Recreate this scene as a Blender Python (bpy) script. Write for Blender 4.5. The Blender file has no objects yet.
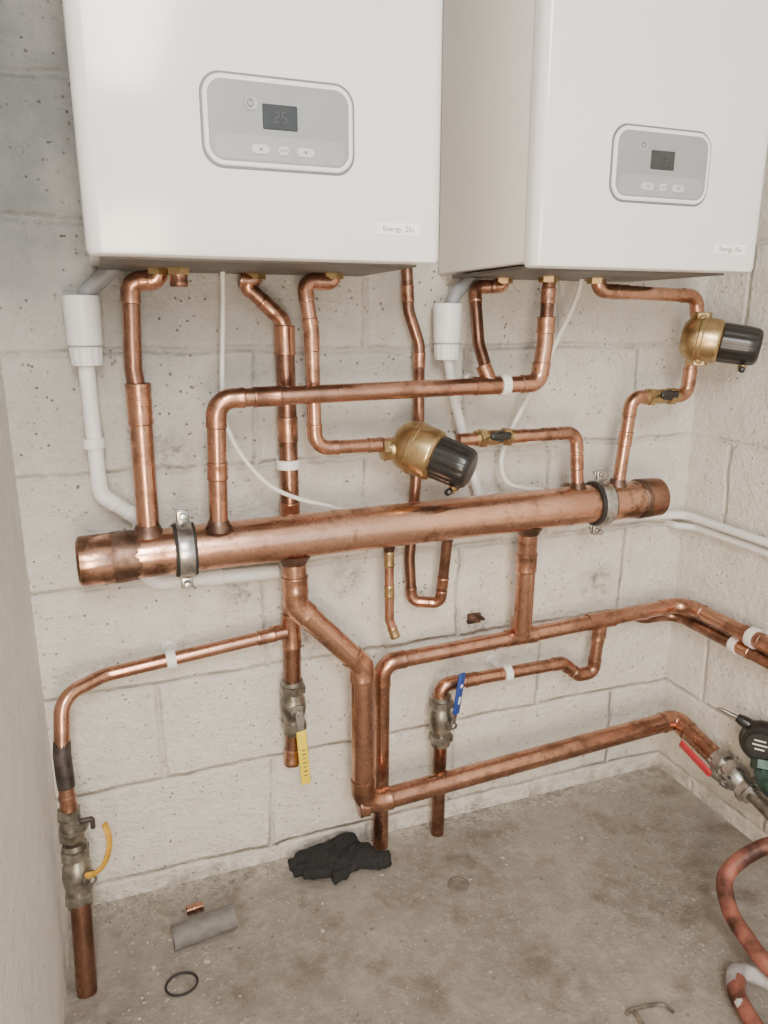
import bpy, math, random
from mathutils import Vector, Matrix, Quaternion
random.seed(7)
V=Vector
COL=bpy.context.scene.collection

# ------------------------------------------------------------------ materials
def newmat(name):
    m=bpy.data.materials.new(name); m.use_nodes=True
    nt=m.node_tree; nt.nodes.clear()
    out=nt.nodes.new('ShaderNodeOutputMaterial'); b=nt.nodes.new('ShaderNodeBsdfPrincipled')
    nt.links.new(b.outputs[0],out.inputs[0])
    return m,nt,b
def N(nt,t,**k):
    n=nt.nodes.new(t)
    for a,v in k.items(): setattr(n,a,v)
    return n
def noise(nt,vec,scale,detail=4,rough=.55):
    n=N(nt,'ShaderNodeTexNoise'); n.inputs['Scale'].default_value=scale
    n.inputs['Detail'].default_value=detail; n.inputs['Roughness'].default_value=rough
    nt.links.new(vec,n.inputs['Vector']); return n.outputs['Fac']
def ramp(nt,fac,stops):
    r=N(nt,'ShaderNodeValToRGB'); el=r.color_ramp.elements
    while len(el)<len(stops): el.new(0.5)
    for e,(p,c) in zip(el,stops):
        e.position=p; e.color=(c[0],c[1],c[2],1) if hasattr(c,'__len__') else (c,c,c,1)
    nt.links.new(fac,r.inputs[0]); return r.outputs[0]
def mix(nt,f,a,b,mode='MIX'):
    m=N(nt,'ShaderNodeMix',data_type='RGBA',blend_type=mode)
    for s,v in ((0,f),(6,a),(7,b)):
        if hasattr(v,'links'): nt.links.new(v,m.inputs[s])
        elif s==0: m.inputs[0].default_value=v
        else: m.inputs[s].default_value=(v[0],v[1],v[2],1)
    return m.outputs[2]
def mth(nt,op,a,b=None,c=None):
    n=N(nt,'ShaderNodeMath',operation=op)
    for i,v in enumerate((a,b,c)):
        if v is None: continue
        if hasattr(v,'links'): nt.links.new(v,n.inputs[i])
        else: n.inputs[i].default_value=v
    return n.outputs[0]
def mrange(nt,x,a,b,c,d):
    r=N(nt,'ShaderNodeMapRange'); nt.links.new(x,r.inputs[0])
    for i,v in enumerate((a,b,c,d)): r.inputs[i+1].default_value=v
    return r.outputs[0]
def pos(nt): return N(nt,'ShaderNodeNewGeometry').outputs['Position']
def bump(nt,b,h,strength=.3,dist=.005):
    n=N(nt,'ShaderNodeBump'); n.inputs['Strength'].default_value=strength; n.inputs['Distance'].default_value=dist
    nt.links.new(h,n.inputs['Height']); nt.links.new(n.outputs[0],b.inputs['Normal'])
def simple(name,c,rough=.5,metal=0,var=.12,scale=60,bmp=0):
    m,nt,b=newmat(name); p=pos(nt)
    f=noise(nt,p,scale,4)
    c2=[x*(1-var*2.2) for x in c]
    nt.links.new(mix(nt,ramp(nt,f,[(.35,0),(.7,1)]),c2,c),b.inputs['Base Color'])
    b.inputs['Roughness'].default_value=rough; b.inputs['Metallic'].default_value=metal
    if bmp: bump(nt,b,f,bmp,.002)
    return m
def copper(name,a,bb,dark,rough=.25,amt=.5,lo=.48,ends=False,low=False):
    m,nt,b=newmat(name); p=pos(nt)
    c=mix(nt,ramp(nt,noise(nt,p,9,4),[(.35,0),(.65,1)]),a,bb)
    n2=noise(nt,p,22,6,.68)
    d=ramp(nt,n2,[(lo,0),(lo+.2,amt)])
    c=mix(nt,d,c,dark)
    s=N(nt,'ShaderNodeSeparateXYZ'); nt.links.new(p,s.inputs[0])
    if ends:
        e=mth(nt,'ABSOLUTE',mth(nt,'SUBTRACT',s.outputs[0],.5))
        e=mrange(nt,e,.33,.56,0,.22)
        e=mth(nt,'ADD',n2,e)
        c=mix(nt,ramp(nt,e,[(.57,0),(.73,.85)]),c,(.13,.07,.045))
    else:
        # handled and tarnished more towards the floor
        e=mrange(nt,s.outputs[2],.0,.75,.15,0)
        c=mix(nt,ramp(nt,mth(nt,'ADD',n2,e),[(.52,0),(.74,.55)]),c,(.19,.10,.07))
    nt.links.new(c,b.inputs['Base Color'])
    nt.links.new(mrange(nt,n2,.3,.7,rough-.07,rough+.15),b.inputs['Roughness'])
    b.inputs['Metallic'].default_value=.97
    bump(nt,b,noise(nt,p,120,2),.04,.002)
    return m
M={}
M['cu']=copper('copper',(.61,.345,.24),(.48,.25,.17),(.19,.10,.068),.23,.75,.51)
M['cuh']=copper('copper_header',(.69,.41,.295),(.56,.31,.215),(.29,.155,.10),.23,.55,.52,True)
M['cud']=copper('copper_tarnished',(.36,.195,.135),(.23,.12,.082),(.075,.047,.034),.28,.9)
M['cuf']=copper('copper_fitting',(.60,.325,.22),(.46,.235,.155),(.15,.08,.052),.25,.8,.48)
M['lip']=copper('soldered_lip',(.50,.33,.25),(.26,.15,.105),(.09,.055,.04),.36,.8,.5)
M['solder']=copper('burnt_solder',(.30,.19,.145),(.12,.07,.05),(.04,.028,.022),.42,.9,.44)
M['brass']=copper('brass',(.54,.40,.21),(.42,.30,.145),(.22,.14,.07),.30,.6)
M['steel']=simple('zinc_steel',(.62,.61,.58),.27,.95,.2,50)
M['dsteel']=simple('dull_valve_metal',(.42,.39,.33),.38,.85,.3,45,.1)
M['white']=simple('boiler_white_enamel',(.84,.84,.845),.16,0,.01,8)
M['white2']=simple('boiler_side_enamel',(.85,.815,.785),.25,0,.01,8)
M['under']=simple('boiler_underside_grey',(.14,.13,.12),.5,.3,.1,20)
M['plast']=simple('white_plastic',(.80,.80,.79),.4,0,.03,30)
M['stick']=simple('sticker_paper',(.98,.98,.97),.6,0,0,30)
M['greyp']=simple('grey_plastic',(.28,.29,.31),.5,0,.1,60)
M['offc']=simple('offcut_grey',(.18,.17,.16),.6,0,.15,60)
M['panel']=simple('panel_grey',(.30,.31,.325),.35,0,.03,20)
M['panelb']=simple('panel_light_grey',(.35,.36,.38),.35,0,.03,20)
M['panelr']=simple('panel_rim_grey',(.17,.19,.21),.4,0,.03,20)
M['lcd']=simple('display_dark',(.045,.05,.05),.15,0,.05,80)
M['lcdt']=simple('display_digits',(.058,.063,.063),.4,0,.0,80)
M['btn']=simple('button_silver',(.58,.59,.61),.35,.1,.02,50)
M['ink']=simple('ink_dark',(.06,.06,.06),.6,0,0,50)
M['ink2']=simple('ink_grey',(.17,.17,.18),.6,0,0,50)
M['black']=simple('black_plastic',(.022,.020,.020),.30,0,.2,70,.05)
M['rubber']=simple('black_rubber',(.03,.028,.027),.7,0,.2,70)
M['tape']=simple('brown_black_tape',(.07,.05,.042),.5,0,.4,60,.2)
M['yellow']=simple('yellow_lever',(.86,.66,.03),.4,0,.05,70)
M['ylw2']=simple('amber_lever',(.70,.38,.04),.45,0,.2,70)
M['blue']=simple('blue_lever',(.02,.06,.28),.4,0,.1,70)
M['red']=simple('red_lever',(.52,.04,.05),.4,0,.1,70)
M['green']=simple('green_metal',(.05,.11,.085),.4,.3,.3,60)
M['cable']=simple('cable_white',(.80,.79,.74),.5,0,.05,30)
M['hose']=simple('red_brown_hose',(.38,.14,.10),.45,.25,.4,25,.3)
M['hose2']=simple('dusty_pale_hose',(.64,.60,.61),.6,0,.3,22,.3)
M['glove']=simple('black_fabric',(.024,.024,.026),.95,0,.3,200,.4)
M['rust']=simple('rusty_steel',(.17,.085,.055),.8,.2,.4,60,.3)

def wallmat(name,comp,tone,scorch=(),joints=1.0):
    m,nt,b=newmat(name); p=pos(nt)
    s=N(nt,'ShaderNodeSeparateXYZ'); nt.links.new(p,s.inputs[0])
    wob=noise(nt,p,7,4)
    a=mth(nt,'MULTIPLY_ADD',wob,.03,s.outputs[comp])
    a=mth(nt,'ADD',a,.355 if comp==0 else .1)
    zz=mth(nt,'MULTIPLY_ADD',wob,.024,mth(nt,'ADD',s.outputs[2],-.052))
    cb=N(nt,'ShaderNodeCombineXYZ'); nt.links.new(a,cb.inputs[0]); nt.links.new(zz,cb.inputs[1])
    br=N(nt,'ShaderNodeTexBrick'); nt.links.new(cb.outputs[0],br.inputs['Vector'])
    br.inputs['Scale'].default_value=1; br.inputs['Brick Width'].default_value=.41; br.inputs['Row Height'].default_value=.2
    br.inputs['Mortar Size'].default_value=.0095; br.inputs['Mortar Smooth'].default_value=1.0
    br.offset=.5
    n1=noise(nt,p,70,6,.72); n2=noise(nt,p,8,5); n3=noise(nt,p,19,5,.7)
    fill=ramp(nt,n2,[(.34,.3),(.62,1)])
    f=mth(nt,'MULTIPLY',mth(nt,'MULTIPLY',br.outputs['Fac'],fill),joints)
    base=mix(nt,ramp(nt,n3,[(.35,0),(.6,1)]),[tone[0]*.91,tone[1]*.89,tone[2]*.85],tone)
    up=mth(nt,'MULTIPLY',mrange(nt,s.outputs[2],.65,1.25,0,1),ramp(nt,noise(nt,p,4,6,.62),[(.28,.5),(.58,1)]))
    if comp==0: up=mth(nt,'MULTIPLY',up,mrange(nt,s.outputs[0],.1,.85,1,.2))  # thin grey paint; its fade to the right is light falloff painted in
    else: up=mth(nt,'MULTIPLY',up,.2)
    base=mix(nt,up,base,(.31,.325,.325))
    base=mix(nt,mth(nt,'MULTIPLY',f,.33),base,[t*.55 for t in tone])
    v=N(nt,'ShaderNodeTexVoronoi'); nt.links.new(p,v.inputs['Vector']); v.inputs['Scale'].default_value=80
    vd=mth(nt,'MULTIPLY_ADD',n1,.28,v.outputs['Distance'])
    pit=ramp(nt,vd,[(.22,1),(.33,0)])
    sel=ramp(nt,noise(nt,p,13,5,.78),[(.46,0),(.58,.85)])
    pm=mth(nt,'MULTIPLY',pit,sel)
    base=mix(nt,pm,base,(.22,.19,.16))
    low=mth(nt,'MULTIPLY',mrange(nt,s.outputs[2],0,.08,1,0),ramp(nt,noise(nt,p,26,6,.75),[(.42,0),(.60,.75)]))
    base=mix(nt,low,base,(.34,.30,.24))
    if scorch:
        tot=None
        for (x,z,r) in scorch:
            dx=mth(nt,'SUBTRACT',s.outputs[0],x); dz=mth(nt,'SUBTRACT',s.outputs[2],z)
            d=mth(nt,'SQRT',mth(nt,'ADD',mth(nt,'MULTIPLY',dx,dx),mth(nt,'MULTIPLY',dz,dz)))
            d=mrange(nt,d,0,r,1,0); tot=d if tot is None else mth(nt,'MAXIMUM',tot,d)
        sc=mth(nt,'MULTIPLY',tot,ramp(nt,noise(nt,p,38,6,.75),[(.42,0),(.62,1)]))
        base=mix(nt,sc,base,(.16,.13,.105))
    nt.links.new(base,b.inputs['Base Color']); b.inputs['Roughness'].default_value=.5
    h=mth(nt,'MULTIPLY_ADD',f,-1.2,mth(nt,'MULTIPLY',n1,1.1))
    h=mth(nt,'MULTIPLY_ADD',pm,-.8,h)
    h=mth(nt,'MULTIPLY_ADD',n3,1.2,h)
    bump(nt,b,h,1.0,.010)
    return m
SC=((.33,.50,.07),(.69,.47,.06),(.20,.60,.05),(.81,.62,.05),(1.0,.52,.06),(.10,.87,.05),(.41,.60,.05))
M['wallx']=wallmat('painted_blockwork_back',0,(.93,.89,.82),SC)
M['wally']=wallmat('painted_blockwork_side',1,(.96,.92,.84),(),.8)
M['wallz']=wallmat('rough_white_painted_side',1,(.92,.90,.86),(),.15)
def floormat():
    m,nt,b=newmat('dusty_concrete'); p=pos(nt)
    c=mix(nt,ramp(nt,noise(nt,p,3.5,6,.65),[(.34,0),(.64,1)]),(.205,.183,.156),(.355,.32,.275))
    c=mix(nt,ramp(nt,noise(nt,p,30,7,.8),[(.46,0),(.70,.65)]),c,(.49,.45,.39))
    c=mix(nt,ramp(nt,noise(nt,p,9,5,.65),[(.53,0),(.66,.65)]),c,(.14,.112,.088))
    s=N(nt,'ShaderNodeSeparateXYZ'); nt.links.new(p,s.inputs[0])
    v=N(nt,'ShaderNodeTexVoronoi'); nt.links.new(p,v.inputs['Vector']); v.inputs['Scale'].default_value=24
    c=mix(nt,ramp(nt,v.outputs['Distance'],[(.05,.6),(.12,0)]),c,(.12,.095,.075))
    v2=N(nt,'ShaderNodeTexVoronoi'); nt.links.new(p,v2.inputs['Vector']); v2.inputs['Scale'].default_value=85
    c=mix(nt,mth(nt,'MULTIPLY',ramp(nt,v2.outputs['Distance'],[(.10,.7),(.2,0)]),ramp(nt,noise(nt,p,6,3),[(.45,0),(.6,1)])),c,(.62,.58,.51))
    edge=mth(nt,'MULTIPLY',mrange(nt,s.outputs[1],-.08,0,0,1),ramp(nt,noise(nt,p,40,5,.8),[(.42,0),(.6,.9)]))
    c=mix(nt,edge,c,(.66,.61,.53))
    nt.links.new(c,b.inputs['Base Color']); b.inputs['Roughness'].default_value=.8
    bump(nt,b,noise(nt,p,60,7,.8),.9,.008); return m
M['floor']=floormat()
M['ceil']=simple('ceiling_paint',(.6,.6,.58),.8,0,.05,10)

# ------------------------------------------------------------------ geometry kit
class G:
    def __init__(s): s.v=[];s.f=[];s.m=[]
    def add(s,vs,fs,mi=0):
        o=len(s.v); s.v+=[V(q) for q in vs]; s.f+=[[i+o for i in f] for f in fs]
        s.m+=(mi if isinstance(mi,list) else [mi]*len(fs)); return s
    def tube(s,path,rad,seg=20,mi=0,caps=True,squash=None):
        path=[V(p) for p in path]; n=len(path)
        if not hasattr(rad,'__len__'): rad=[rad]*n
        tang=[]
        for i in range(n):
            a=path[max(i-1,0)];b=path[min(i+1,n-1)]
            t=(b-a)
            tang.append(t.normalized() if t.length>1e-9 else (tang[-1] if tang else V((0,0,1))))
        t0=tang[0]; up=V((0,0,1)) if abs(t0.z)<.9 else V((0,1,0))
        x=t0.cross(up).normalized(); vs=[];fs=[];ms=[]
        for i in range(n):
            if i:
                q=tang[i-1].rotation_difference(tang[i]); x=q@x
            x=(x-tang[i]*x.dot(tang[i])).normalized(); y=tang[i].cross(x)
            for k in range(seg):
                a=2*math.pi*k/seg
                vs.append(path[i]+(x*math.cos(a)+y*math.sin(a)*(squash or 1))*rad[i])
        for i in range(n-1):
            for k in range(seg):
                a=i*seg+k;b=i*seg+(k+1)%seg
                fs.append([a,b,b+seg,a+seg]); ms.append(mi[i] if isinstance(mi,list) else mi)
        if caps:
            fs.append(list(range(seg))[::-1]); fs.append([ (n-1)*seg+k for k in range(seg)])
            e=mi if not isinstance(mi,list) else mi[0]; ms+=[e,e]
        return s.add(vs,fs,ms)
    def lathe(s,o,ax,prof,seg=24,mi=0,twist=0):
        o=V(o);ax=V(ax).normalized(); up=V((0,0,1)) if abs(ax.z)<.9 else V((1,0,0))
        x=ax.cross(up).normalized();y=ax.cross(x); n=len(prof);vs=[];fs=[]
        for t,r in prof:
            for k in range(seg):
                a=2*math.pi*k/seg+twist; vs.append(o+ax*t+(x*math.cos(a)+y*math.sin(a))*max(r,1e-5))
        for i in range(n-1):
            for k in range(seg):
                a=i*seg+k;b=i*seg+(k+1)%seg; fs.append([a,a+seg,b+seg,b])
        fs.append(list(range(seg))); fs.append([(n-1)*seg+k for k in range(seg)][::-1])
        return s.add(vs,fs,mi)
    def ring(s,o,ax,r1,r2,w,seg=32,mi=0):
        o=V(o);ax=V(ax).normalized(); up=V((0,0,1)) if abs(ax.z)<.9 else V((1,0,0))
        x=ax.cross(up).normalized();y=ax.cross(x);vs=[];fs=[]
        pr=[(-w/2,r1),(-w/2,r2*.985),(-w/2*.8,r2),(w/2*.8,r2),(w/2,r2*.985),(w/2,r1)]
        n=len(pr)
        for t,r in pr:
            for k in range(seg):
                a=2*math.pi*k/seg; vs.append(o+ax*t+(x*math.cos(a)+y*math.sin(a))*r)
        for i in range(n):
            for k in range(seg):
                j=(i+1)%n
                fs.append([i*seg+k,j*seg+k,j*seg+(k+1)%seg,i*seg+(k+1)%seg])
        return s.add(vs,fs,mi)
    def box(s,c,size,bev=0.0,rot=None,mi=0):
        c=V(c);hx,hy,hz=[q/2 for q in size];b=min(bev,hx*.9,hy*.9,hz*.9)
        R=rot or Matrix.Identity(3)
        import bmesh
        bm=bmesh.new(); bmesh.ops.create_cube(bm,size=1)
        for v in bm.verts: v.co=V((v.co.x*2*hx,v.co.y*2*hy,v.co.z*2*hz))
        if b>0: bmesh.ops.bevel(bm,geom=list(bm.edges),offset=b,segments=3,affect='EDGES',profile=.5)
        bm.verts.index_update()
        vs=[c+R@v.co for v in bm.verts]; fs=[[v.index for v in f.verts] for f in bm.faces]; bm.free()
        return s.add(vs,fs,mi)
    def rrect(s,cx,cz,w,h,rad,yb,yf,mi=0,bev=.0008,bulge=0):
        def loop(ins,y):
            o=[];r=max(rad-ins,.0003)
            for (sx,sz,a0) in ((1,1,0),(-1,1,90),(-1,-1,180),(1,-1,270)):
                for k in range(9):
                    a=math.radians(a0+k*90/8)
                    x=sx*(w/2-rad)+r*math.cos(a); z=sz*(h/2-rad)+r*math.sin(a)
                    z+= bulge*(1-(x/(w/2))**2)*(1 if z>0 else -.6)
                    o.append((cx+x,y,cz+z))
            return o
        L=[loop(0,yb),loop(0,yf+bev),loop(bev,yf)]; n=36;vs=sum(L,[]);fs=[]
        for i in range(2):
            for k in range(n): fs.append([i*n+k,i*n+(k+1)%n,(i+1)*n+(k+1)%n,(i+1)*n+k])
        fs.append([2*n+k for k in range(n)])
        return s.add(vs,fs,mi)
    def obj(s,name,mats,parent=None,loc=None,label=None,smooth=35):
        base=V(parent.location) if parent is not None else V(loc or (0,0,0))
        me=bpy.data.meshes.new(name); me.from_pydata([tuple(v-base) for v in s.v],[],s.f)
        if not isinstance(mats,(list,tuple)): mats=[mats]
        for m in mats: me.materials.append(M[m])
        me.polygons.foreach_set('material_index',s.m)
        me.update()
        import bmesh
        bm=bmesh.new();bm.from_mesh(me);bmesh.ops.recalc_face_normals(bm,faces=bm.faces);bm.to_mesh(me);bm.free()
        me.polygons.foreach_set('use_smooth',[True]*len(me.polygons))
        me.set_sharp_from_angle(angle=math.radians(smooth))
        ob=bpy.data.objects.new(name,me); COL.objects.link(ob)
        if parent is not None: ob.parent=parent
        else: ob.location=base
        if label: ob['label']=label
        return ob
def root(name,loc,label,cat,group=None):
    e=bpy.data.objects.new(name,None); e.empty_display_size=.03; e.location=V(loc); COL.objects.link(e)
    e['label']=label; e['category']=cat
    if group: e['group']=group
    return e
def arc_corner(P,a,b,T,n=9):
    u=(P-a).normalized(); w=(b-P).normalized()
    ph=u.angle(w); wt=math.cos(ph/2); A=P-u*T; B=P+w*T; o=[]
    for i in range(n+1):
        t=i/n; c0=(1-t)**2;c1=2*t*(1-t)*wt;c2=t*t
        o.append((A*c0+P*c1+B*c2)/(c0+c1+c2))
    return o,u,w,ph
def sleeve(g,p,d,r,ln,mi=(0,1)):
    d=V(d).normalized();p=V(p); h=ln/2
    ts=[-h,-h+.0012,-h+.004,-h+.007,h-.007,h-.004,h-.0012,h]; rs=[1.01,1.10,1.125,1.08,1.08,1.125,1.10,1.01]
    g.tube([p+d*t for t in ts],[r*q for q in rs],20,[mi[1],mi[0],mi[0],mi[0],mi[0],mi[0],mi[1]])
def pipe(label,pts,r,corners,coup=(),tees=(),mat='cu',name='copper_pipe',tubename='pipe_tube',fmat=('cuf','lip'),cat='pipe',group=None):
    pts=[V(p) for p in pts]
    rt=root(name,pts[-1] if pts[-1].z<pts[0].z else pts[0],label,cat,group)
    path=[pts[0]]; els=[]
    for i in range(1,len(pts)-1):
        kind,b=corners[i-1]
        P=pts[i];u=(P-pts[i-1]).normalized();w=(pts[i+1]-P).normalized();ph=u.angle(w)
        T=b*math.tan(ph/2); arc,u,w,ph=arc_corner(P,pts[i-1],pts[i+1],T)
        path+=arc
        if kind=='e': els.append((arc,u,w))
    path.append(pts[-1])
    g=G(); g.tube(path,r,20); g.obj(tubename,mat,rt)
    for arc,u,w in els:
        g=G(); s=.7*r+.008
        A=[arc[0]-u*s,arc[0]-u*(s-.0012),arc[0]-u*(s-.004),arc[0]-u*(s-.007)]
        B=[arc[-1]+w*(s-.007),arc[-1]+w*(s-.004),arc[-1]+w*(s-.0012),arc[-1]+w*s]
        pp=A+arc+B; rr=[1.01*r,1.10*r,1.125*r,1.08*r]+[1.08*r]*len(arc)+[1.08*r,1.125*r,1.10*r,1.01*r]
        k=len(pp)-1; mi=[0]*k; mi[0]=mi[-1]=1
        g.tube(pp,rr,20,mi); g.obj('elbow',list(fmat),rt)
    for c in coup:
        a,b=pts[c[0]],pts[c[0]+1]; g=G(); sleeve(g,a.lerp(b,c[1]),b-a,r,c[2] if len(c)>2 else .045); g.obj('coupling',list(fmat),rt)
    for (p,md,bd,rm,rb) in tees:
        g=G(); sleeve(g,p,md,rm,.07); p=V(p);bd=V(bd).normalized()
        g.tube([p,p+bd*(rm+.018),p+bd*(rm+.0225),p+bd*(rm+.024)],[rb*1.1,rb*1.1,rb*1.13,rb*1.02],20,[0,0,1])
        g.obj('tee_fitting',list(fmat),rt)
    return rt

# ------------------------------------------------------------------ room shell
XL,XR,YF,ZC=-.15,1.225,-3.0,2.35
def slab(name,c,size,mat):
    g=G(); g.box(c,size); o=g.obj(name,mat,loc=(0,0,0)); o['kind']='structure'; return o
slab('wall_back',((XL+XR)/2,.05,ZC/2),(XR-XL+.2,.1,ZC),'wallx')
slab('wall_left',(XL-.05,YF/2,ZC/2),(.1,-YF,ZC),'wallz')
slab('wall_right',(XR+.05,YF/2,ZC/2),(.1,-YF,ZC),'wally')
slab('floor',((XL+XR)/2,YF/2-.5,-.05),(XR-XL+.2,-YF+1.2,.1),'floor')
slab('ceiling',((XL+XR)/2,YF/2,ZC+.05),(XR-XL+.2,-YF+.2,.1),'ceil')

# ------------------------------------------------------------------ boilers
def text(body,size,loc,mat,parent,name='lettering',align='CENTER',rotz=0):
    c=bpy.data.curves.new('t','FONT'); c.body=body; c.size=size; c.extrude=.0002; c.align_x=align; c.align_y='CENTER'
    o=bpy.data.objects.new('t',c); COL.objects.link(o); bpy.context.view_layer.update()
    me=bpy.data.meshes.new_from_object(o.evaluated_get(bpy.context.evaluated_depsgraph_get()))
    bpy.data.objects.remove(o)
    me.materials.clear(); me.materials.append(M[mat])
    q=bpy.data.objects.new(name,me); COL.objects.link(q)
    q.rotation_euler=(math.pi/2,rotz,0); q.parent=parent; q.location=V(loc)-V(parent.location)
    return q
def boiler(x0,x1,px0,px1,pz0,pz1,sx0,sx1,sz0,sz1,dx,dz,stx0,stx1,stz,label,conns):
    zb,zt=1.165,1.885; yf=-.34; cx=(x0+x1)/2; w=x1-x0
    rt=root('wall_boiler',(cx,0,zb),label,'boiler')
    g=G(); g.box((cx,-.157,(zb+zt)/2+.004),(w-.004,.305,zt-zb-.008),.004); g.obj('casing',"white2",rt)
    g=G()
    prof=[]; r=.018
    for k in range(9):
        a=math.radians(180+k*90/8); prof.append((x0+r+r*math.cos(a),yf+r+r*math.sin(a)))
    for k in range(9):
        a=math.radians(270+k*90/8); prof.append((x1-r+r*math.cos(a),yf+r+r*math.sin(a)))
    prof=[(x0,-.3125)]+prof+[(x1,-.3125)]
    def ins(z,i): return [(cx+(p[0]-cx)*(1-i/(w/2)),p[1]+(i if p[1]<-.3126 else 0),z) for p in prof]
    rings=[ins(zb,.006),ins(zb+.002,.002),ins(zb+.007,0),ins(zt-.007,0),ins(zt-.002,.002),ins(zt,.006)]
    n=len(prof);vs=sum(rings,[]);fs=[]
    for i in range(len(rings)-1):
        for k in range(n): fs.append([i*n+k,i*n+(k+1)%n,(i+1)*n+(k+1)%n,(i+1)*n+k])
    fs.append(list(range(n)));fs.append([(len(rings)-1)*n+k for k in range(n)])
    g.add(vs,fs); g.obj('front_cover','white',rt)
    g=G(); g.box((cx,-.16,zb+.002),(w-.03,.25,.006),.001)
    g.obj('underside_plate','under',rt)
    for (x,y) in conns:
        g=G(); g.lathe((x,y,zb+.004),(0,0,-1),[(0,.019),(.006,.019),(.0065,.017),(.014,.017),(.0145,.013)],6); g.obj('connection_nut','brass',rt)
    pcx,pcz,pw,ph=(px0+px1)/2,(pz0+pz1)/2,px1-px0,pz1-pz0
    g=G(); g.rrect(pcx,pcz,pw,ph,.024,yf+.002,yf-.001,bulge=.003); pan=g.obj('control_panel','panelr',rt)
    def child(g,name,mat):
        o=g.obj(name,mat,rt); o.parent=pan; return o
    g=G(); g.rrect(pcx,pcz,pw-.006,ph-.006,.022,yf+.001,yf-.0035,bulge=.003,bev=.0015); child(g,'panel_rim','white')
    g=G(); g.rrect(pcx,pcz,pw-.017,ph-.016,.017,yf+.001,yf-.0042,bulge=.0025); child(g,'panel_fascia','panel')
    g=G(); g.rrect(pcx,pcz-ph*.27,pw-.028,ph*.28,.010,yf+.001,yf-.0046,bulge=.001); child(g,'button_strip','panelb')
    g=G(); g.rrect((sx0+sx1)/2,(sz0+sz1)/2,sx1-sx0,sz1-sz0,.002,yf,yf-.0052); child(g,'display','lcd')
    scx=(sx0+sx1)/2;scz=(sz0+sz1)/2
    g=G()
    for k,segs in enumerate(('abged','afgcd')):
        bx=scx-.004+k*.009; h=.0055; ww=.0045
        S={'a':((bx,scz+h),(ww,.0009)),'g':((bx,scz),(ww,.0009)),'d':((bx,scz-h),(ww,.0009)),'b':((bx+ww/2,scz+h/2),(.0009,h)),
           'c':((bx+ww/2,scz-h/2),(.0009,h)),'e':((bx-ww/2,scz-h/2),(.0009,h)),'f':((bx-ww/2,scz+h/2),(.0009,h))}
        for s_ in segs:
            (q,z),(a,b)=S[s_]; g.box((q,yf-.0053,z),(a,.0004,b))
    child(g,'display_digits','lcdt')
    g=G(); g.lathe((dx,yf-.003,dz),(0,-1,0),[(0,.0085),(.002,.0085),(.0025,.0078),(.0022,.006),(.0022,.0001)],28); child(g,'power_button','panelb')
    g=G(); g.ring((dx,yf-.0057,dz),(0,1,0),.0032,.0042,.0006,24); g.box((dx,yf-.0057,dz+.003),(.0009,.0006,.004)); child(g,'power_symbol','ink2')
    bz=pcz-ph*.285
    for k,(ox,bw) in enumerate(((-.028,.023),(0,.014),(.028,.023))):
        g=G(); g.rrect(pcx+ox+.002,bz,bw,.0115,.005,yf-.003,yf-.0066,bev=.001); child(g,'button','btn')
        g=G(); X=pcx+ox+.002
        if k==1: 
            for q in (-.003,0,.003): g.box((X+q,yf-.0067,bz),(.0015,.0004,.0022))
        else:
            s=1 if k==2 else -1
            g.add([(X-.002*s,yf-.0069,bz+.0022),(X-.002*s,yf-.0069,bz-.0022),(X+.0025*s,yf-.0069,bz)],[[0,1,2]])
        child(g,'button_symbol','ink2')
    g=G(); g.rrect((stx0+stx1)/2,stz,stx1-stx0,.0150,.001,yf+.001,yf-.0009,bev=.0002); st=g.obj('rating_sticker','stick',rt)
    t=text('Energy, 25s',.0096,((stx0+stx1)/2,yf-.0011,stz),'ink2',rt,'sticker_lettering'); t.parent=st
    return rt
boiler(-.008,.446,.131,.321,1.268,1.371,.204,.247,1.313,1.341,.190,1.340,.350,.412,1.207,'white wall-hung boiler with rounded grey control panel above header pipe',
       ((.087,-.12),(.114,-.14),(.245,-.05),(.362,-.10)))
boiler(.590,1.008,.708,.888,1.259,1.362,.775,.818,1.305,1.331,.760,1.336,.913,.977,1.199,'white wall-hung boiler beside the corner, grey panel with small display',
       ((.692,-.07),(.745,-.135),(.856,-.12)))

# ------------------------------------------------------------------ header manifold
HY,HZ,HR=-.11,.733,.0385
rt=root('header_pipe',(.5,HY,HZ),'large horizontal copper header pipe held off wall by steel rings','pipe')
g=G(); g.tube([(-.03,HY,.725),(.2,HY,.729),(.5,HY,.733),(1.03,HY,.737)],HR,48); g.obj('header_body','cuh',rt)
g=G(); g.lathe((-.066,HY,.7245),(1,0,.01),[(0,.030),(.001,.036),(.005,.040),(.052,.0407),(.056,.039)],48); g.obj('end_cap','cuh',rt)
def ragged(x0,x1,zc,r,name='solder_joint'):
    g=G(); n=48; vs=[]; 
    prof=[(0,1.0),(.15,1.035),(.4,1.055),(.7,1.045),(1,1.0)]
    off=[random.uniform(-.004,.004) for _ in range(n)]; off2=[random.uniform(-.006,.006) for _ in range(n)]
    for t,q in prof:
        for k in range(n):
            a=2*math.pi*k/n; o=off[k]*(1-t)+off2[k]*t
            vs.append((x0+(x1-x0)*t+o,HY+r*q*math.cos(a),zc+r*q*math.sin(a)))
    fs=[[i*n+k,i*n+(k+1)%n,(i+1)*n+(k+1)%n,(i+1)*n+k] for i in range(4) for k in range(n)]
    g.add(vs,fs); g.obj(name,'solder',rt,smooth=60)
ragged(-.016,.024,.7256,.0397)
ragged(.993,1.013,.737,.039)
g=G(); g.lathe((1.053,HY,.737),(-1,0,0),[(0,.030),(.001,.036),(.004,.0395),(.042,.0405),(.046,.0385)],48); g.obj('end_cap','cud',rt)
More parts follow.
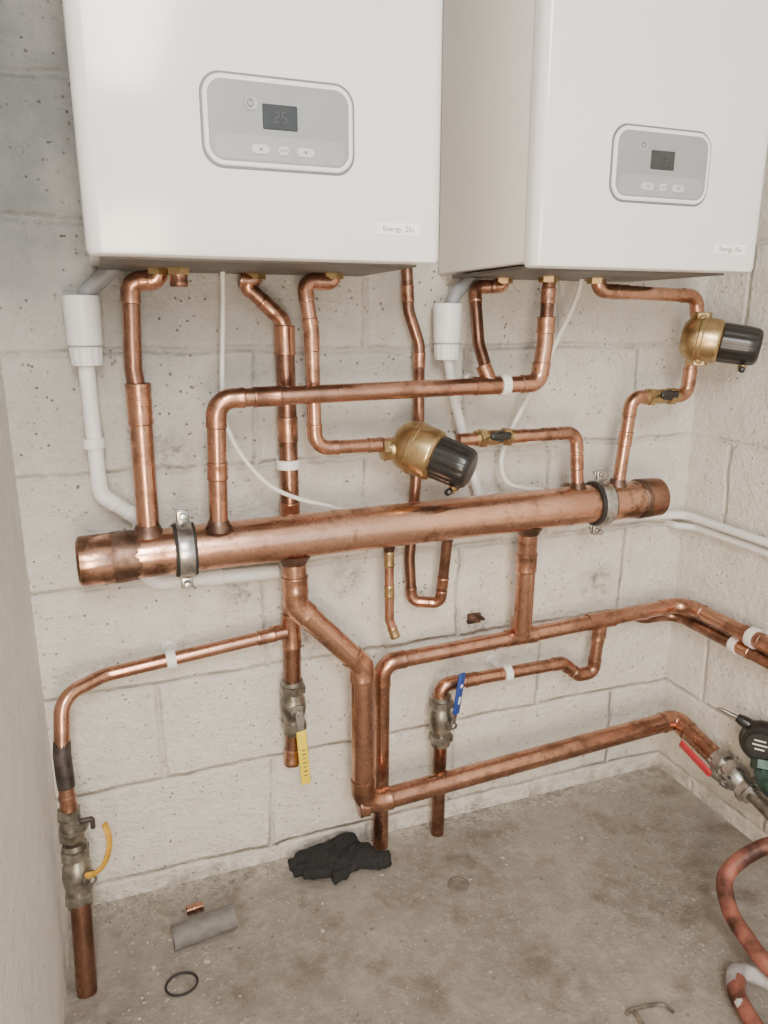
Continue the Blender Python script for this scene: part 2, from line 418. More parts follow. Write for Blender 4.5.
for (x,y,up,r) in ((.043,-.11,1,.018),(.153,-.125,1,.0155),(.853,-.11,1,.013),(.946,-.112,1,.014),(.279,-.11,-1,.0215),(.749,-.105,-1,.02),(.456,-.11,-1,.009),(.583,-.092,-1,.009)):
    z=.7265+.0095*x
    g=G(); g.lathe((x,y,z+up*.030),(0,0,up),[(0,r*1.5),(.006,r*1.4),(.010,r*1.2),(.015,r*1.1),(.018,r*1.0)],24)
    g.obj('branch_weld','solder',rt)

def munsen(x,zc,label):
    rt=root('pipe_ring_clamp',(x,0,zc),label,'pipe clamp','steel ring clamps on the header')
    g=G(); g.ring((x,HY,zc),(1,0,0),.0388,.044,.034,48); g.obj('rubber_lining','rubber',rt)
    g=G(); g.ring((x,HY,zc),(1,0,0),.044,.0475,.024,48)
    for s in (1,-1):
        g.box((x,HY-.002,zc+s*.056),(.020,.005,.020),.002); g.box((x,HY+.006,zc+s*.056),(.020,.004,.020),.0015)
    g.obj('clamp_band','steel',rt)
    for s in (1,-1):
        g=G(); g.lathe((x,HY-.016,zc+s*.058),(0,1,0),[(0,.003),(.0005,.0055),(.004,.006),(.0045,.003),(.038,.003)],16); g.lathe((x,HY+.010,zc+s*.058),(0,1,0),[(0,.006),(.005,.006)],6)
        g.obj('clamp_bolt','steel',rt)
    g=G(); g.tube([(x,HY+.046,zc),(x,-.004,zc)],.005,12); g.lathe((x,HY+.045,zc),(0,1,0),[(0,.009),(.010,.009)],6)
    g.lathe((x,-.005,zc),(0,1,0),[(0,.018),(.005,.02)],20); g.obj('wall_stud','steel',rt)
munsen(.098,.7268,'zinc steel ring clamp with black rubber lining around header')
munsen(.905,.7365,'zinc steel ring clamp near capped header end by corner')

# ------------------------------------------------------------------ copper pipework
pipe('copper riser with thin kinked top, dropping from boiler into header',
     [(.087,-.12,1.185),(.087,-.12,1.148),(.047,-.112,1.146),(.041,-.11,1.02),(.046,-.11,.97)],.0135,[('e',.012),('e',.016),('b',.05)],mat='cud')
pipe('thick copper riser with reducing collar entering the header end',
     [(.046,-.11,.985),(.044,-.11,.765)],.0175,[],coup=((0,.02,.035),(0,.14,.04)))
pipe('short capped brown copper stub beneath boiler',[(.114,-.14,1.18),(.114,-.14,1.138)],.012,[],coup=((0,.7,.022),),mat='cud',fmat=('cud','solder'))
pipe('copper drop swept sideways below boiler, reducing into thick riser',
     [(.245,-.05,1.185),(.245,-.05,1.152),(.205,-.05,1.156),(.240,-.048,1.135),(.289,-.045,1.090),(.291,-.045,1.06)],.0125,[('e',.010),('b',.008),('b',.03),('e',.02)],mat='cuf',coup=((3,.5,.03),))
pipe('long vertical copper riser passing behind header to drain valve',
     [(.291,-.045,1.080),(.291,-.045,.80),(.284,-.045,.41)],.0165,[('b',.1)],coup=((0,.08,.05),(0,.62,.045),(1,.10,.03)),mat='cud',
     tees=(((.286,-.045,.529),(0,0,1),(-1,0,0),.0165,.0125),))
pipe('copper drop with elbow turning towards brass strainer',
     [(.362,-.10,1.185),(.362,-.10,1.150),(.313,-.10,1.152),(.323,-.10,1.075),(.325,-.10,.879),(.47,-.10,.879)],.012,[('e',.010),('e',.014),('e',.05),('e',.026)],coup=((3,.10,.03),(4,.75,.03)))
pipe('copper branch from strainer through isolating valve down into header',
     [(.595,-.10,.879),(.845,-.105,.881),(.853,-.11,.765)],.012,[('e',.024)],coup=((0,.50,.03),(0,.75,.03),(1,.5,.03)))
pipe('horizontal copper link pipe above header with risers at each end',
     [(.153,-.125,.765),(.158,-.135,.972),(.736,-.135,.980),(.745,-.135,1.05),(.745,-.135,1.095)],.015,[('e',.028),('e',.022),('b',.05)],
     coup=((0,.45,.03),(1,.14,.045),(3,.72,.030)),tees=(((.640,-.135,.9787),(1,0,0),(-.35,0.3,1),.015,.0125),))
pipe('thin tarnished copper drop stepping up into wider fitting',
     [(.748,-.135,1.185),(.745,-.135,1.09)],.0118,[],coup=((0,.55,.028),),mat='cud')
pipe('curved copper drop from boiler joining horizontal link pipe',
     [(.692,-.07,1.18),(.692,-.07,1.150),(.634,-.07,1.148),(.630,-.10,1.05),(.638,-.133,.985)],.0112,[('e',.010),('e',.014),('b',.09)],mat='cud')
pipe('thin copper pipe dropping behind strainer and header into U bend',
     [(.520,-.02,1.25),(.523,-.03,1.108),(.545,-.030,1.048),(.547,-.028,.86),(.528,-.034,.64),(.531,-.04,.552),(.584,-.06,.548),(.583,-.092,.705)],.0105,
     [('b',.05),('b',.05),('b',.1),('b',.08),('e',.016),('e',.016)],coup=((0,.80,.03),(2,.15,.03),(3,.15,.03),(6,.3,.025)),mat='cud')
pipe('short thin copper drain tail with brass end below header',[(.456,-.11,.70),(.457,-.11,.550),(.466,-.115,.520)],.0088,[('b',.02)],coup=((0,.2,.03),(0,.62,.025),(1,.8,.022)),fmat=('brass','brass'))
pipe('copper pipe elbowing across to strainer beside corner',
     [(.856,-.12,1.185),(.864,-.12,1.143),(1.090,-.12,1.136),(1.098,-.12,1.085)],.0125,[('e',.018),('e',.024)],coup=((1,.22,.03),),mat='cu')
pipe('copper return from strainer elbowing down into header end',
     [(1.094,-.12,1.015),(1.090,-.12,.944),(.957,-.12,.946),(.946,-.113,.765)],.0125,[('e',.022),('e',.022)],coup=((0,.45,.03),(2,.45,.03)))
pipe('copper main turning up from floor, along wall to corner',
     [(.466,-.036,0),(.457,-.07,.444),(.764,-.07,.453),(1.187,-.07,.468),(1.187,-1.3,.462)],.0165,[('e',.03),('b',.3),('e',.045)],
     coup=((3,.16,.05),),tees=(((.764,-.07,.453),(1,0,0),(-.03,-.05,1),.0165,.019),((.963,-.07,.460),(1,0,0),(0,0,-1),.0165,.0135)))
pipe('thick copper branch dropping from header into horizontal main',[(.749,-.105,.71),(.763,-.078,.47)],.0195,[],coup=((0,.35,.04),))
pipe('lower copper pipe leaving wall and following corner wall',
     [(1.10,.0,.432),(1.10,-.040,.432),(1.190,-.042,.432),(1.192,-1.3,.425)],.0135,[('b',.018),('b',.040)],coup=((2,.16,.045),),mat='cud')
pipe('copper pipe rising from blue-handled valve, stepping up into main',
     [(.584,-.07,.33),(.584,-.07,.374),(.872,-.07,.374),(.915,-.07,.338),(.954,-.07,.338),(.963,-.07,.455)],.0135,[('e',.02),('e',.018),('e',.01),('e',.018)],
     coup=((1,.24,.03),(4,.75,.03)))
pipe('copper tail running from floor up to blue-handled valve',[(.5865,-.069,.26),(.597,-.040,0)],.0145,[],mat='cud')
pipe('thick copper main stepping down from header and running to corner',
     [(.279,-.11,.695),(.281,-.11,.604),(.402,-.11,.468),(.402,-.11,.168),(1.163,-.11,.202),(1.176,-.235,.166)],.0212,[('e',.02),('e',.022),('e',.035),('e',.02)],
     coup=((0,.55,.03),(3,.0,.02)))
pipe('slim copper pipe along wall curving down to lever valve',
     [(.275,-.05,.530),(-.045,-.06,.503),(-.112,-.10,.495),(-.120,-.125,.40),(-.117,-.14,.23)],.0125,[('b',.05),('b',.04),('b',.1)],coup=((0,.12,.035),(3,.48,.03)),)
pipe('dark copper tail standing on floor beneath lever valve',[(-.115,-.162,.16),(-.118,-.20,.0)],.0165,[],mat='cud')

# ------------------------------------------------------------------ valves
def nut(g,o,ax,r,l,mi=0):
    g.lathe(o,ax,[(0,r*.86),(.0015,r),(l-.0015,r),(l,r*.86)],6,mi)
def bez(pts,n=8):
    pts=[V(p) for p in pts]; out=[]
    P=[pts[0]*2-pts[1]]+pts+[pts[-1]*2-pts[-2]]
    for i in range(1,len(P)-2):
        for k in range(n):
            t=k/n; a,b,c,d=P[i-1],P[i],P[i+1],P[i+2]
            out.append(.5*((2*b)+(c-a)*t+(2*a-5*b+4*c-d)*t*t+(3*b-a-3*c+d)*t**3))
    out.append(pts[-1]); return out
def ball_valve(name,c,ax,r,bodymat,label,lever,ln=.085,nutmat=None):
    c=V(c);ax=V(ax).normalized(); rt=root(name,c,label,'valve')
    g=G(); g.lathe(c-ax*ln*.30,ax,[(0,r*1.2),(.006,r*1.25),(ln*.14,r*1.5),(ln*.30,r*1.62),(ln*.46,r*1.5),(ln*.6-.006,r*1.25),(ln*.6,r*1.2)],28)
    lv=V(lever['out']).normalized()
    g.lathe(c,lv,[(0,r*.9),(r*1.75,r*.9),(r*1.8,r*.7)],20)
    g.obj('valve_body',bodymat,rt)
    for s in (1,-1):
        g=G(); nut(g,c+ax*s*ln*.28,ax*s,r*1.65,ln*.17); g.lathe(c+ax*s*ln*.45,ax*s,[(0,r*1.35),(ln*.08,r*1.3),(ln*.085,r*1.1)],24)
        g.obj('compression_nut',nutmat or bodymat,rt)
    piv=c+lv*(r*1.9)
    g=G(); g.lathe(piv-lv*.003,lv,[(0,.005),(.012,.005)],16); nut(g,piv+lv*.003,lv,.0075,.005); g.obj('spindle','steel',rt)
    d=V(lever['dir']).normalized(); L=lever['len']; w=lever['w']; g0=lever.get('start',.22)
    side=d.cross(lv).normalized(); g=G()
    def strip(a,b,wa,wb,th,mi):
        vs=[];
        for p,ww in ((a,wa),(b,wb)):
            for sx in (-1,1):
                for st in (-1,1): vs.append(p+side*ww/2*sx+lv*th/2*st)
        g.add(vs,[[0,1,3,2],[4,6,7,5],[0,4,5,1],[2,3,7,6],[0,2,6,4],[1,5,7,3]],mi)
    k=lv*lever.get('lift',.006)
    if lever.get('bent'):
        q=[V(t) for t in lever['bent']]; q=bez(q,6); n=len(q)
        vs=[]
        for i,p in enumerate(q):
            t=(q[min(i+1,n-1)]-q[max(i-1,0)]).normalized(); sd=t.cross(lv).normalized(); nn=sd.cross(t).normalized()
            for a_,b_ in ((-.5,-.5),(-.35,-.9),(.35,-.9),(.5,-.5),(.5,.5),(.35,.9),(-.35,.9),(-.5,.5)):
                vs.append(p+sd*w*a_+nn*.0032*b_)
        fs=[[i*8+k_,i*8+(k_+1)%8,(i+1)*8+(k_+1)%8,(i+1)*8+k_] for i in range(n-1) for k_ in range(8)]+[list(range(8)),[(n-1)*8+k_ for k_ in range(8)]]
        g.add(vs,fs); g.obj('lever_grip',lever['mat'],rt); return rt
    strip(piv-d*.008,piv+d*L*(g0+.06)+k,w*.8,w*.6,.002,0)
    g.obj('lever_shank','steel',rt)
    g=G(); a=piv+d*L*g0+k; b=piv+d*L+k
    R=Matrix((side,lv,d)).transposed()
    g.box((a+b)/2,(w,.007,(b-a).length),.003,R); h=g.obj('lever_grip',lever['mat'],rt)
    if lever.get('mark')=='bars':
        g=G(); 
        for q in range(7): g.box(a.lerp(b,.34+q*.08)+lv*.0037,(w*.42*(1 if q%2 else .75),.0004,.0022),0,R)
        o=g.obj('grip_lettering','ink',rt); o.parent=h; o.location=(0,0,0)
    if lever.get('mark')=='oval':
        g=G(); g.lathe(a.lerp(b,.7)+lv*.0034,lv,[(0,.0042),(.0004,.0042)],20); g.box(a.lerp(b,.35)+lv*.0037,(w*.3,.0004,.016),0,R)
        o=g.obj('grip_emblem','plast',rt); o.parent=h
    return rt
ball_valve('lever_valve',(.284,-.045,.372),(0,0,1),.0155,'dsteel','dull metal drain valve with hanging yellow lever under riser',
           dict(out=(.12,-1,0),dir=(.06,0,-1),len=.152,w=.0195,mat='yellow',mark='bars',lift=.004,start=.24),ln=.105)
pipe('dark open copper tail below yellow-handled valve',[(.283,-.045,.325),(.276,-.05,.250)],.0145,[],coup=((0,.75,.03),),mat='cud')
ball_valve('lever_valve',(.586,-.07,.295),(0,0,1),.0155,'dsteel','dull metal valve with upright blue lever on floor pipe',
           dict(out=(.45,-.9,0),dir=(.14,0,1),len=.115,w=.0185,mat='blue',mark='oval',lift=.004),ln=.105)
ball_valve('lever_valve',(1.178,-.275,.155),(.03,-.95,-.28),.0185,'steel','grey metal valve with red lever near corner wall',
           dict(out=(-.85,-.15,-.1),dir=(-.12,.9,.35),len=.115,w=.018,mat='red',lift=.012),ln=.10)
r0=ball_valve('lever_valve',(-.1155,-.152,.195),(.01,.15,1),.0150,'dsteel','chunky dull metal valve with bent amber lever beside side wall',
           dict(out=(.75,-.65,0),dir=(.3,.0,1),len=.09,w=.0105,mat='ylw2',lift=.004,bent=((-.102,-.174,.205),(-.086,-.176,.208),(-.071,-.176,.222),(-.062,-.174,.245),(-.060,-.172,.268),(-.065,-.170,.292))),ln=.105)
g=G(); nut(g,(-.1175,-.139,.258),(0,-.1,1),.022,.020); nut(g,(-.1185,-.137,.296),(0,-.1,1),.020,.014); g.lathe((-.1178,-.138,.275),(0,-.1,1),[(0,.017),(.024,.017)],20)
g.lathe((-.117,-.14,.285),(.85,-.5,0),[(0,.010),(.026,.010),(.027,.008)],16); g.obj('union_nut','dsteel',r0)
g=G(); g.box((-.092,-.156,.296),(.022,.008,.009),.003); g.box((-.083,-.158,.289),(.008,.007,.020),.003)
g.obj('drain_cock','tape',r0)
g=G(); g.tube([(-.118,-.117,.425),(-.1195,-.123,.405),(-.1185,-.132,.365),(-.118,-.134,.350)],[.0135,.0142,.0142,.0136],18)
rt=root('tape_wrap',(-.118,-.13,.37),'dark brown tape wrapped around slim copper pipe above valve','tape'); g.obj('tape','tape',rt)
pipe('grey braided tail behind red-handled valve',[(1.182,-.32,.141),(1.192,-.50,.09),(1.195,-1.1,.06)],.016,[('b',.1)],mat='dsteel',name='flexible_pipe')

def iso_valve(c,label):
    c=V(c); rt=root('isolating_valve',c,label,'valve','brass isolating valves')
    g=G(); g.lathe(c-V((.02,0,0)),(1,0,0),[(0,.012),(.012,.0145),(.028,.0145),(.04,.012)],24); g.obj('valve_body','brass',rt)
    for s in (1,-1):
        g=G(); nut(g,c+V((s*.018,0,0)),(s,0,0),.018,.015); g.lathe(c+V((s*.033,0,0)),(s,0,0),[(0,.0145),(.007,.014)],20); g.obj('compression_nut','brass',rt)
    g=G(); g.lathe(c+V((0,-.008,.002)),(0,-1,.2),[(0,.009),(.012,.009),(.013,.011),(.018,.011)],16)
    g.box(c+V((0,-.026,.006)),(.042,.008,.014),.004); g.obj('butterfly_handle','black',rt)
iso_valve((.668,-.101,.880),'small brass isolating valve with black butterfly handle beside strainer')
iso_valve((1.025,-.12,.945),'small brass isolating valve with black handle below strainer')

def strainer(c,ax,pd,label,gap=.06,k=1.0,hl=1.0,hr=1.0):
    c=V(c);ax=V(ax).normalized();pd=V(pd).normalized()
    rt=root('brass_strainer',c,label,'strainer','brass strainers with black heads')
    g=G(); g.lathe(c-ax*.034*k,ax,[(t*k,r*k) for t,r in [(0,.018),(.002,.028),(.008,.036),(.018,.041),(.028,.0425),(.066,.0425),(.070,.041),(.074,.036),(.0745,.03)]],40)
    g.lathe(c-ax*.004,ax,[(0,.0425*k),(.002,.0445*k),(.008,.0445*k),(.010,.0425*k)],40)
    g.obj('strainer_body','brass',rt)
    for s in (1,-1):
        g=G(); g.lathe(c+pd*s*.02,pd*s,[(0,.020),(.022,.019),(.024,.018),(gap-.02,.0165)],24); nut(g,c+pd*s*(gap-.014),pd*s,.0195,.015); g.obj('union_nut','brass',rt)
    e=c+ax*.038*k
    g=G(); vs=[]
    n=36; u=ax.cross(V((0,0,1))).normalized(); w=ax.cross(u); prof=[(t*hl,r*hr) for t,r in [(0,.030),(.002,.0335),(.035,.0325),(.046,.031),(.050,.028),(.052,.024),(.0515,.012),(.0515,.0001)]]
    for t,r in prof:
        for q in range(n*2):
            a=math.pi*q/n; rr=r*(1-.035*(1 if (q%6)<2 and .001<t<.047*hl else 0)); vs.append(e+ax*t+(u*math.cos(a)+w*math.sin(a))*rr)
    m=n*2;fs=[]
    for i in range(len(prof)-1):
        for q in range(m): fs.append([i*m+q,i*m+(q+1)%m,(i+1)*m+(q+1)%m,(i+1)*m+q])
    g.add(vs,fs); g.obj('strainer_head','black',rt)
    dn=(V((0,0,-1))-ax*ax.dot(V((0,0,-1)))).normalized()
    g=G(); q=e+ax*.036*hl+dn*.028*hr
    g.lathe(q,dn,[(0,.008),(.012,.008),(.013,.006),(.018,.006)],16); g.lathe(q+dn*.012-u*.012,u,[(0,.0045),(.03,.0045)],12); g.obj('drain_nozzle','brass',rt)
    g=G(); g.lathe(q+dn*.012+u*.016,u,[(0,.0065),(.010,.006),(.012,.003)],16);g.lathe(q+dn*.012-u*.022,u,[(0,.003),(.002,.0065),(.010,.006)],16); g.obj('drain_cap','black',rt)
strainer((.508,-.105,.870),(.68,-.66,-.30),(1,0,0),'brass strainer with black ribbed head between copper pipes',.064,1.10,1.30,1.18)
strainer((1.098,-.13,1.055),(.72,-.69,-.14),(0,0,1),'brass strainer with black head hanging beside corner wall',.05,1.0,1.38,1.14)

# ------------------------------------------------------------------ pipe clips
def clip(c,ax,r,wallpt,label,mat='plast',w=.016):
    c=V(c); rt=root('pipe_clip',wallpt,label,'pipe clip','white plastic pipe clips')
    g=G(); g.ring(c,ax,r*1.02,r*1.02+.0045,w,28); g.obj('clip_collar',mat,rt)
    g=G(); d=(V(wallpt)-c); L=d.length; d.normalize(); s=c+d*(r+.003)
    g.lathe(s,d,[(0,.008),(max(L-r-.008,.004),.007),(max(L-r-.006,.005),.013),(L-r-.003,.013)],16); g.obj('clip_base',mat,rt)
clip((.664,-.135,.979),(1,.0,.014),.015,(.664,0,.979),'white plastic clip holding horizontal link pipe')
clip((.290,-.045,.845),(0,0,1),.0165,(.290,0,.845),'white plastic clip around vertical riser')
clip((.066,-.057,.512),(1,0,.085),.0125,(.066,0,.512),'white plastic clip holding slim copper pipe')
clip((.735,-.07,.374),(1,0,0),.0135,(.735,0,.374),'white plastic clip holding copper pipe above blue-handled valve')
clip((1.187,-.27,.467),(0,1,0),.0165,(1.225,-.27,.467),'white plastic clip holding copper main on side wall')
clip((1.191,-.225,.4315),(0,1,0),.0135,(1.225,-.225,.4315),'white plastic clip holding lower pipe on side wall')
clip((-.026,-.045,.90),(0,0,1),.0125,(-.026,0,.90),'white plastic clip around white waste pipe')

# ------------------------------------------------------------------ condensate traps and white waste pipes
def trap(x,y,z1,z0,r,top,label):
    rt=root('condensate_trap',(x,y,z0),label,'trap','white condensate traps')
    g=G(); g.lathe((x,y,z0+.03),(0,0,1),[(0,r*.86),(.002,r*.95),(z1-z0-.034,r),(z1-z0-.031,r*.96),(z1-z0-.030,r*.7)],32); g.obj('trap_body','plast',rt)
    g=G()
    vs=[];prof=[(0,.7),(.001,.84),(.027,.9),(.029,.8)]
    for t,q in prof:
        for k in range(48):
            a=2*math.pi*k/48; rr=r*q*(1-.05*(k%4<1)); vs.append((x+rr*math.cos(a),y+rr*math.sin(a),z0+t))
    fs=[[i*48+k,i*48+(k+1)%48,(i+1)*48+(k+1)%48,(i+1)*48+k] for i in range(3) for k in range(48)]+[list(range(48)),[144+k for k in range(48)]]
    g.add(vs,fs); g.obj('trap_nut','plast',rt)
    g=G(); g.tube(top,.0125,16); g.obj('grey_inlet_tube','greyp',rt)
trap(-.024,-.048,1.128,1.022,.0275,bez([(-.020,-.048,1.120),(-.012,-.05,1.135),(.012,-.055,1.155),(.035,-.06,1.18)]),'white plastic condensate trap with grey tube below boiler')
trap(.592,-.048,1.121,1.020,.0265,bez([(.598,-.048,1.112),(.606,-.05,1.135),(.635,-.045,1.16),(.668,-.04,1.18)]),'white plastic condensate trap between the two boilers')
def wpipe(label,pts,r,corners,coup=()):
    pipe(label,pts,r,corners,coup,mat='plast',name='waste_pipe',fmat=('plast','plast'),cat='pipe')
wpipe('white plastic waste pipe dropping from trap and bending behind header',
      [(-.026,-.045,1.03),(-.024,-.045,.815),(.035,-.035,.765),(.036,-.03,.648),(.268,-.03,.642)],.0125,[('e',.03),('e',.02),('e',.03)],coup=((3,.5,.03),))
wpipe('white plastic waste pipe running behind header to corner wall',
      [(.594,-.045,1.03),(.612,-.045,.945),(.655,-.03,.82),(.70,-.03,.685),(1.197,-.03,.667),(1.205,-1.3,.655)],.0088,[('e',.02),('b',.05),('e',.03),('e',.03)],coup=((0,.55,.02),))
wpipe('second white plastic pipe along side wall beneath first',[(1.18,-.0,.642),(1.18,-.03,.642),(1.209,-.06,.642),(1.209,-1.3,.632)],.0075,[('b',.01),('b',.02)])
def cable(label,pts,r=.0042):
    rt=root('cable',pts[-1],label,'cable','thin white cables'); g=G(); g.tube(bez(pts),r,10); g.obj('cable_sheath','cable',rt)
cable('thin white cable hanging from boiler and curving behind header',[(.188,-.08,1.19),(.186,-.075,1.12),(.178,-.07,.963),(.187,-.075,.905),(.212,-.078,.858),(.25,-.078,.815),(.30,-.072,.787),(.35,-.07,.770),(.395,-.066,.752)],.0038)
cable('thin white cable looping from boiler past link pipe',[(.845,-.10,1.19),(.836,-.09,1.13),(.812,-.075,1.06),(.785,-.07,.998),(.745,-.065,.925),(.713,-.065,.860),(.706,-.065,.815),(.728,-.065,.778),(.80,-.062,.760),(.85,-.06,.748)],.0048)

# ------------------------------------------------------------------ things on the floor
def glove():
    g=G()
    def blob(c,s,mi=0):
        vs=[];fs=[];n=16;m=10
        for i in range(m+1):
            for k in range(n):
                a=math.pi*i/m;b=2*math.pi*k/n
                vs.append((c[0]+s[0]*math.sin(a)*math.cos(b),c[1]+s[1]*math.sin(a)*math.sin(b),c[2]+s[2]*math.cos(a)))
        for i in range(m):
            for k in range(n): fs.append([i*n+k,i*n+(k+1)%n,(i+1)*n+(k+1)%n,(i+1)*n+k])
        g.add(vs,fs)
    blob((.375,-.070,.016),(.062,.046,.016)); blob((.41,-.085,.020),(.036,.030,.018)); blob((.345,-.058,.018),(.048,.034,.016)); blob((.385,-.045,.024),(.034,.022,.020)); blob((.33,-.08,.012),(.05,.028,.012))
    for pts,r in (([(.35,-.045,.02),(.315,-.038,.018),(.283,-.038,.011)],.013),([(.345,-.060,.014),(.305,-.054,.014),(.268,-.052,.010)],.0145),
                  ([(.35,-.078,.013),(.31,-.074,.012),(.272,-.070,.010)],.0145),([(.36,-.094,.012),(.325,-.096,.011),(.288,-.088,.010)],.013),
                  ([(.38,-.09,.014),(.365,-.112,.012),(.340,-.116,.010)],.014),([(.40,-.085,.020),(.43,-.104,.018),(.464,-.108,.013)],.021)):
        p=bez(pts,5); g.tube(p,[r*(1-.15*i/len(p)) for i in range(len(p))],12)
    for pts in ([(.34,-.09,.026),(.37,-.062,.033),(.40,-.05,.036)],[(.36,-.10,.024),(.39,-.078,.033),(.425,-.070,.030)],[(.31,-.062,.022),(.34,-.05,.028),(.36,-.034,.03)]):
        g.tube(bez(pts,5),.0065,10)
    ob=g.obj('tmp','glove')
    md=ob.modifiers.new('r','REMESH'); md.mode='VOXEL'; md.voxel_size=.0026
    tx=bpy.data.textures.new('c','CLOUDS'); tx.noise_scale=.022
    d=ob.modifiers.new('d','DISPLACE'); d.texture=tx; d.strength=.013; d.mid_level=.5
    s=ob.modifiers.new('s','SMOOTH'); s.iterations=4
    bpy.context.view_layer.update()
    me=bpy.data.meshes.new_from_object(ob.evaluated_get(bpy.context.evaluated_depsgraph_get())); bpy.data.objects.remove(ob)
    mz=min(v.co.z for v in me.vertices)
    for v in me.vertices: v.co=v.co-V((.37,-.07,mz))
    for p in me.polygons: p.use_smooth=True
    o=bpy.data.objects.new('work_glove',me); o.location=(.368,-.062,0.0005); COL.objects.link(o)
    o['label']='crumpled black fabric work glove lying on concrete by pipes'; o['category']='glove'
glove()
rt=root('plastic_pipe_offcut',(.085,-.15,0),'short grey plastic pipe offcut lying on concrete','pipe offcut')
g=G(); a=V((.026,-.158,.0215));d=V((1,.13,0)).normalized()
g.ring(a+d*.056,d,.0185,.0215,.112,36); g.obj('offcut_tube','offc',rt)
rt=root('copper_fitting',(.072,-.078,0),'small loose copper coupling lying on dusty floor','pipe fitting')
g=G(); d=V((1,.1,0)).normalized(); g.ring((.072,-.085,.0085),d,.007,.0085,.030,24); g.ring((.072,-.085,.0085),d,.007,.0095,.004,24); g.obj('coupling_sleeve','cuf',rt)
rt=root('rubber_ring',(.032,-.241,0),'thin black rubber sealing ring lying on floor','ring')
g=G(); g.tube([(.032+.026*math.cos(t*math.pi/20),-.241+.022*math.sin(t*math.pi/20),.0025) for t in range(41)],.0022,8,caps=False); g.obj('ring_band','rubber',rt)
rt=root('metal_disc',(.572,-.197,0),'flat dusty round disc stuck to concrete floor','disc')
g=G(); g.lathe((.572,-.197,0),(0,0,1),[(0,.021),(.002,.021),(.003,.019),(.0032,.0165),(.0022,.0155),(.0022,.0001)],32); M['disc']=simple('dusty_disc',(.19,.165,.14),.85,0,.15,60,.3); g.obj('disc_plate','disc',rt)
rt=root('wire_bracket',(.742,-.559,0),'bent thin steel wire bracket lying on floor','bracket')
g=G(); g.tube(bez([(.700,-.552,.004),(.715,-.548,.004),(.765,-.556,.004),(.775,-.575,.004)],6),.003,8); g.tube([(.715,-.548,.004),(.712,-.60,.004)],.003,8); g.obj('wire','dsteel',rt)
rt=root('wall_bracket',(.69,0,.475),'small rusty steel bracket plate fixed to painted wall','bracket')
g=G(); g.box((.69,-.003,.478),(.030,.006,.022),.001); g.box((.70,-.015,.483),(.008,.024,.005),.001); g.obj('bracket_plate','rust',rt)
rt=root('rubber_hose',(1.0,-.55,0),'red-brown hose curling above concrete near corner','hose')
g=G(); g.tube(bez([(1.17,-.56,.10),(1.13,-.50,.160),(1.064,-.465,.155),(.985,-.458,.115),(.952,-.50,.085),(.943,-.55,.07),(.945,-.61,.055),(1.0,-.70,.03),(1.1,-.8,.016)]),.0145,18); g.obj('hose_tube','hose',rt)
rt=root('rubber_hose',(.93,-.6,0),'pale dusty hose loop with red-brown sleeve on floor','hose')
g=G(); g.tube(bez([(.86,-.72,.014),(.868,-.65,.016),(.882,-.595,.025),(.915,-.568,.028),(.96,-.60,.016),(1.0,-.66,.0136)]),.0135,18); g.obj('hose_tube','hose2',rt)
g=G(); g.tube(bez([(.866,-.66,.0155),(.874,-.62,.020),(.882,-.595,.025),(.90,-.578,.027)]),.0142,18); g.obj('hose_sleeve','hose',rt)
rt=root('pressure_regulator',(1.20,-.32,.25),'black round-bodied regulator with thin nozzle mounted by corner wall','regulator')
ra=V((-.85,-.5,.12)).normalized(); o0=V((1.224,-.300,.250))
g=G(); g.lathe(o0,ra,[(0,.02),(.004,.036),(.022,.042),(.026,.045),(.034,.045),(.038,.040),(.050,.036),(.051,.0001)],36); g.obj('regulator_body','black',rt)
g=G(); g.lathe(o0+ra*.050,ra,[(0,.028),(.006,.026),(.0065,.0001)],32); g.obj('regulator_dial','rubber',rt)
g=G(); R=V((0,-1,0)).rotation_difference(ra).to_matrix()
for q,(dx,dz,w_) in enumerate(((0,.011,.022),(0,.002,.028),(0,-.007,.018))): g.box(o0+ra*.0572+R@V((dx,0,dz)),(w_,.0006,.003),0,R)
g.obj('dial_marks','plast',rt)
g=G(); g.tube([(1.20,-.295,.272),(1.180,-.275,.285),(1.174,-.266,.289)],[.014,.012,.008],16); g.obj('nozzle_base','black',rt)
g=G(); g.tube([(1.176,-.269,.288),(1.153,-.242,.299),(1.149,-.236,.301)],[.0045,.004,.002],12); g.obj('regulator_nozzle','dsteel',rt)
g=G(); g.tube(bez([(1.195,-.325,.225),(1.180,-.340,.200),(1.172,-.365,.185),(1.178,-.43,.172),(1.195,-.50,.165),(1.20,-.60,.165)]),.015,16); nut(g,(1.190,-.330,.222),(-.4,-.4,-.8),.024,.02); g.obj('regulator_tail','green',rt)
g=G()
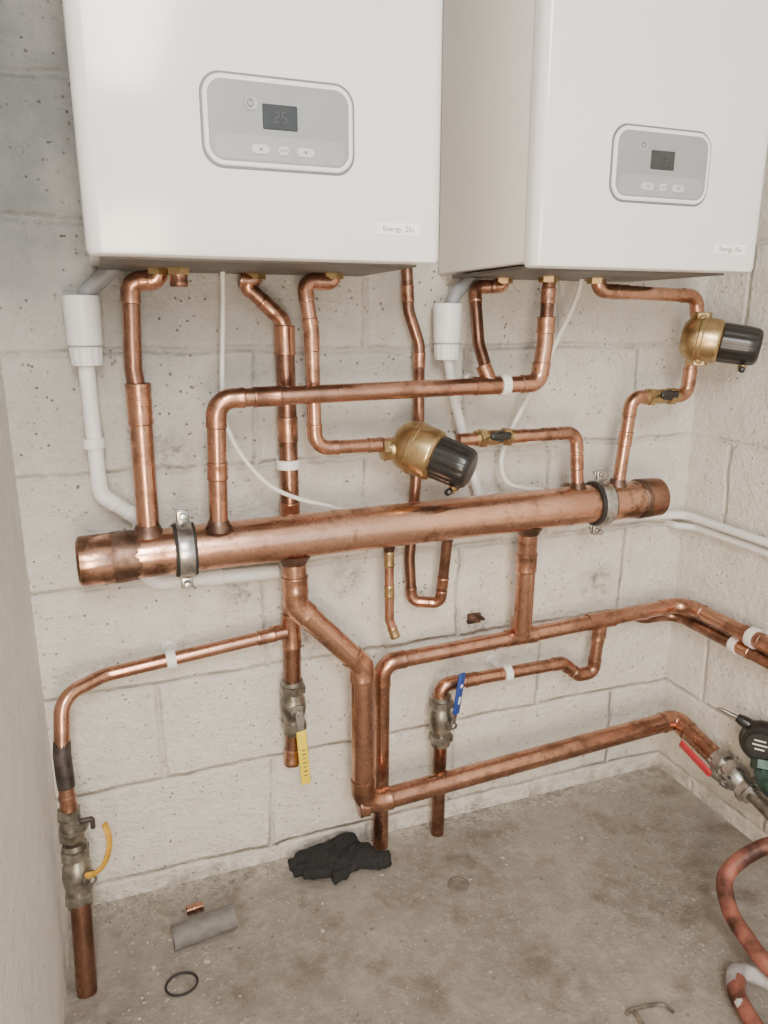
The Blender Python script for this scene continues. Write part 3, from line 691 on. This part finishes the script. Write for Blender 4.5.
for i in range(850):
    q=random.random()
    if q<.55: x=random.uniform(-.13,1.2); y=-abs(random.gauss(0,.028))-.004
    elif q<.75: x=random.gauss(.05,.08); y=random.gauss(-.18,.09)
    else: x=random.uniform(-.1,1.15); y=random.uniform(-.9,-.01)
    if not(-.145<x<1.2) or y>-.004: continue
    s=random.uniform(.0007,.003) if random.random()<.96 else random.uniform(.003,.0055)
    R=Matrix.Rotation(random.uniform(0,6.28),3,'Z'); g.box((x,y,s*.3),(s*2*random.uniform(.6,1.4),s*1.6,s*.7),s*.2,R)
M['crumb']=simple('paint_crumbs',(.56,.52,.45),.9,0,.3,90)
o=g.obj('floor_debris','crumb'); o['kind']='stuff'; o['label']='pale paint and mortar crumbs scattered over concrete floor'; o['category']='debris'

# ------------------------------------------------------------------ light
w=bpy.data.worlds.new('World'); bpy.context.scene.world=w; w.use_nodes=True
bg=w.node_tree.nodes['Background']; bg.inputs[0].default_value=(.80,.90,1,1); bg.inputs[1].default_value=1.75
def area(loc,tgt,size,power,col):
    l=bpy.data.lights.new('area','AREA'); l.shape='RECTANGLE'; l.size=size[0]; l.size_y=size[1]; l.energy=power; l.color=col
    o=bpy.data.objects.new('doorway_daylight',l); COL.objects.link(o); o.location=loc
    o.rotation_euler=(V(tgt)-V(loc)).to_track_quat('-Z','Y').to_euler(); return o
area((-.02,-2.1,1.80),(.95,0,.6),(.4,.8),42,(1,.97,.93))
area((-.02,-1.75,.62),(1.25,-.15,.45),(.35,.6),20,(1,.79,.57))
# ------------------------------------------------------------------ camera
ps=math.radians(20.4); th=math.radians(14.5)
R_=V((math.cos(ps),-math.sin(ps),0)); F_=V((math.sin(ps)*math.cos(th),math.cos(ps)*math.cos(th),-math.sin(th))); U_=R_.cross(F_)
cd=bpy.data.cameras.new('Camera'); cam=bpy.data.objects.new('Camera',cd); COL.objects.link(cam)
cd.sensor_fit='VERTICAL'; cd.sensor_height=24; cd.lens=24*740/1024; cd.clip_start=.01
m=Matrix((R_,U_,-F_)).transposed().to_4x4(); m.translation=V((0,-1.31,1.09)); cam.matrix_world=m
bpy.context.scene.camera=cam
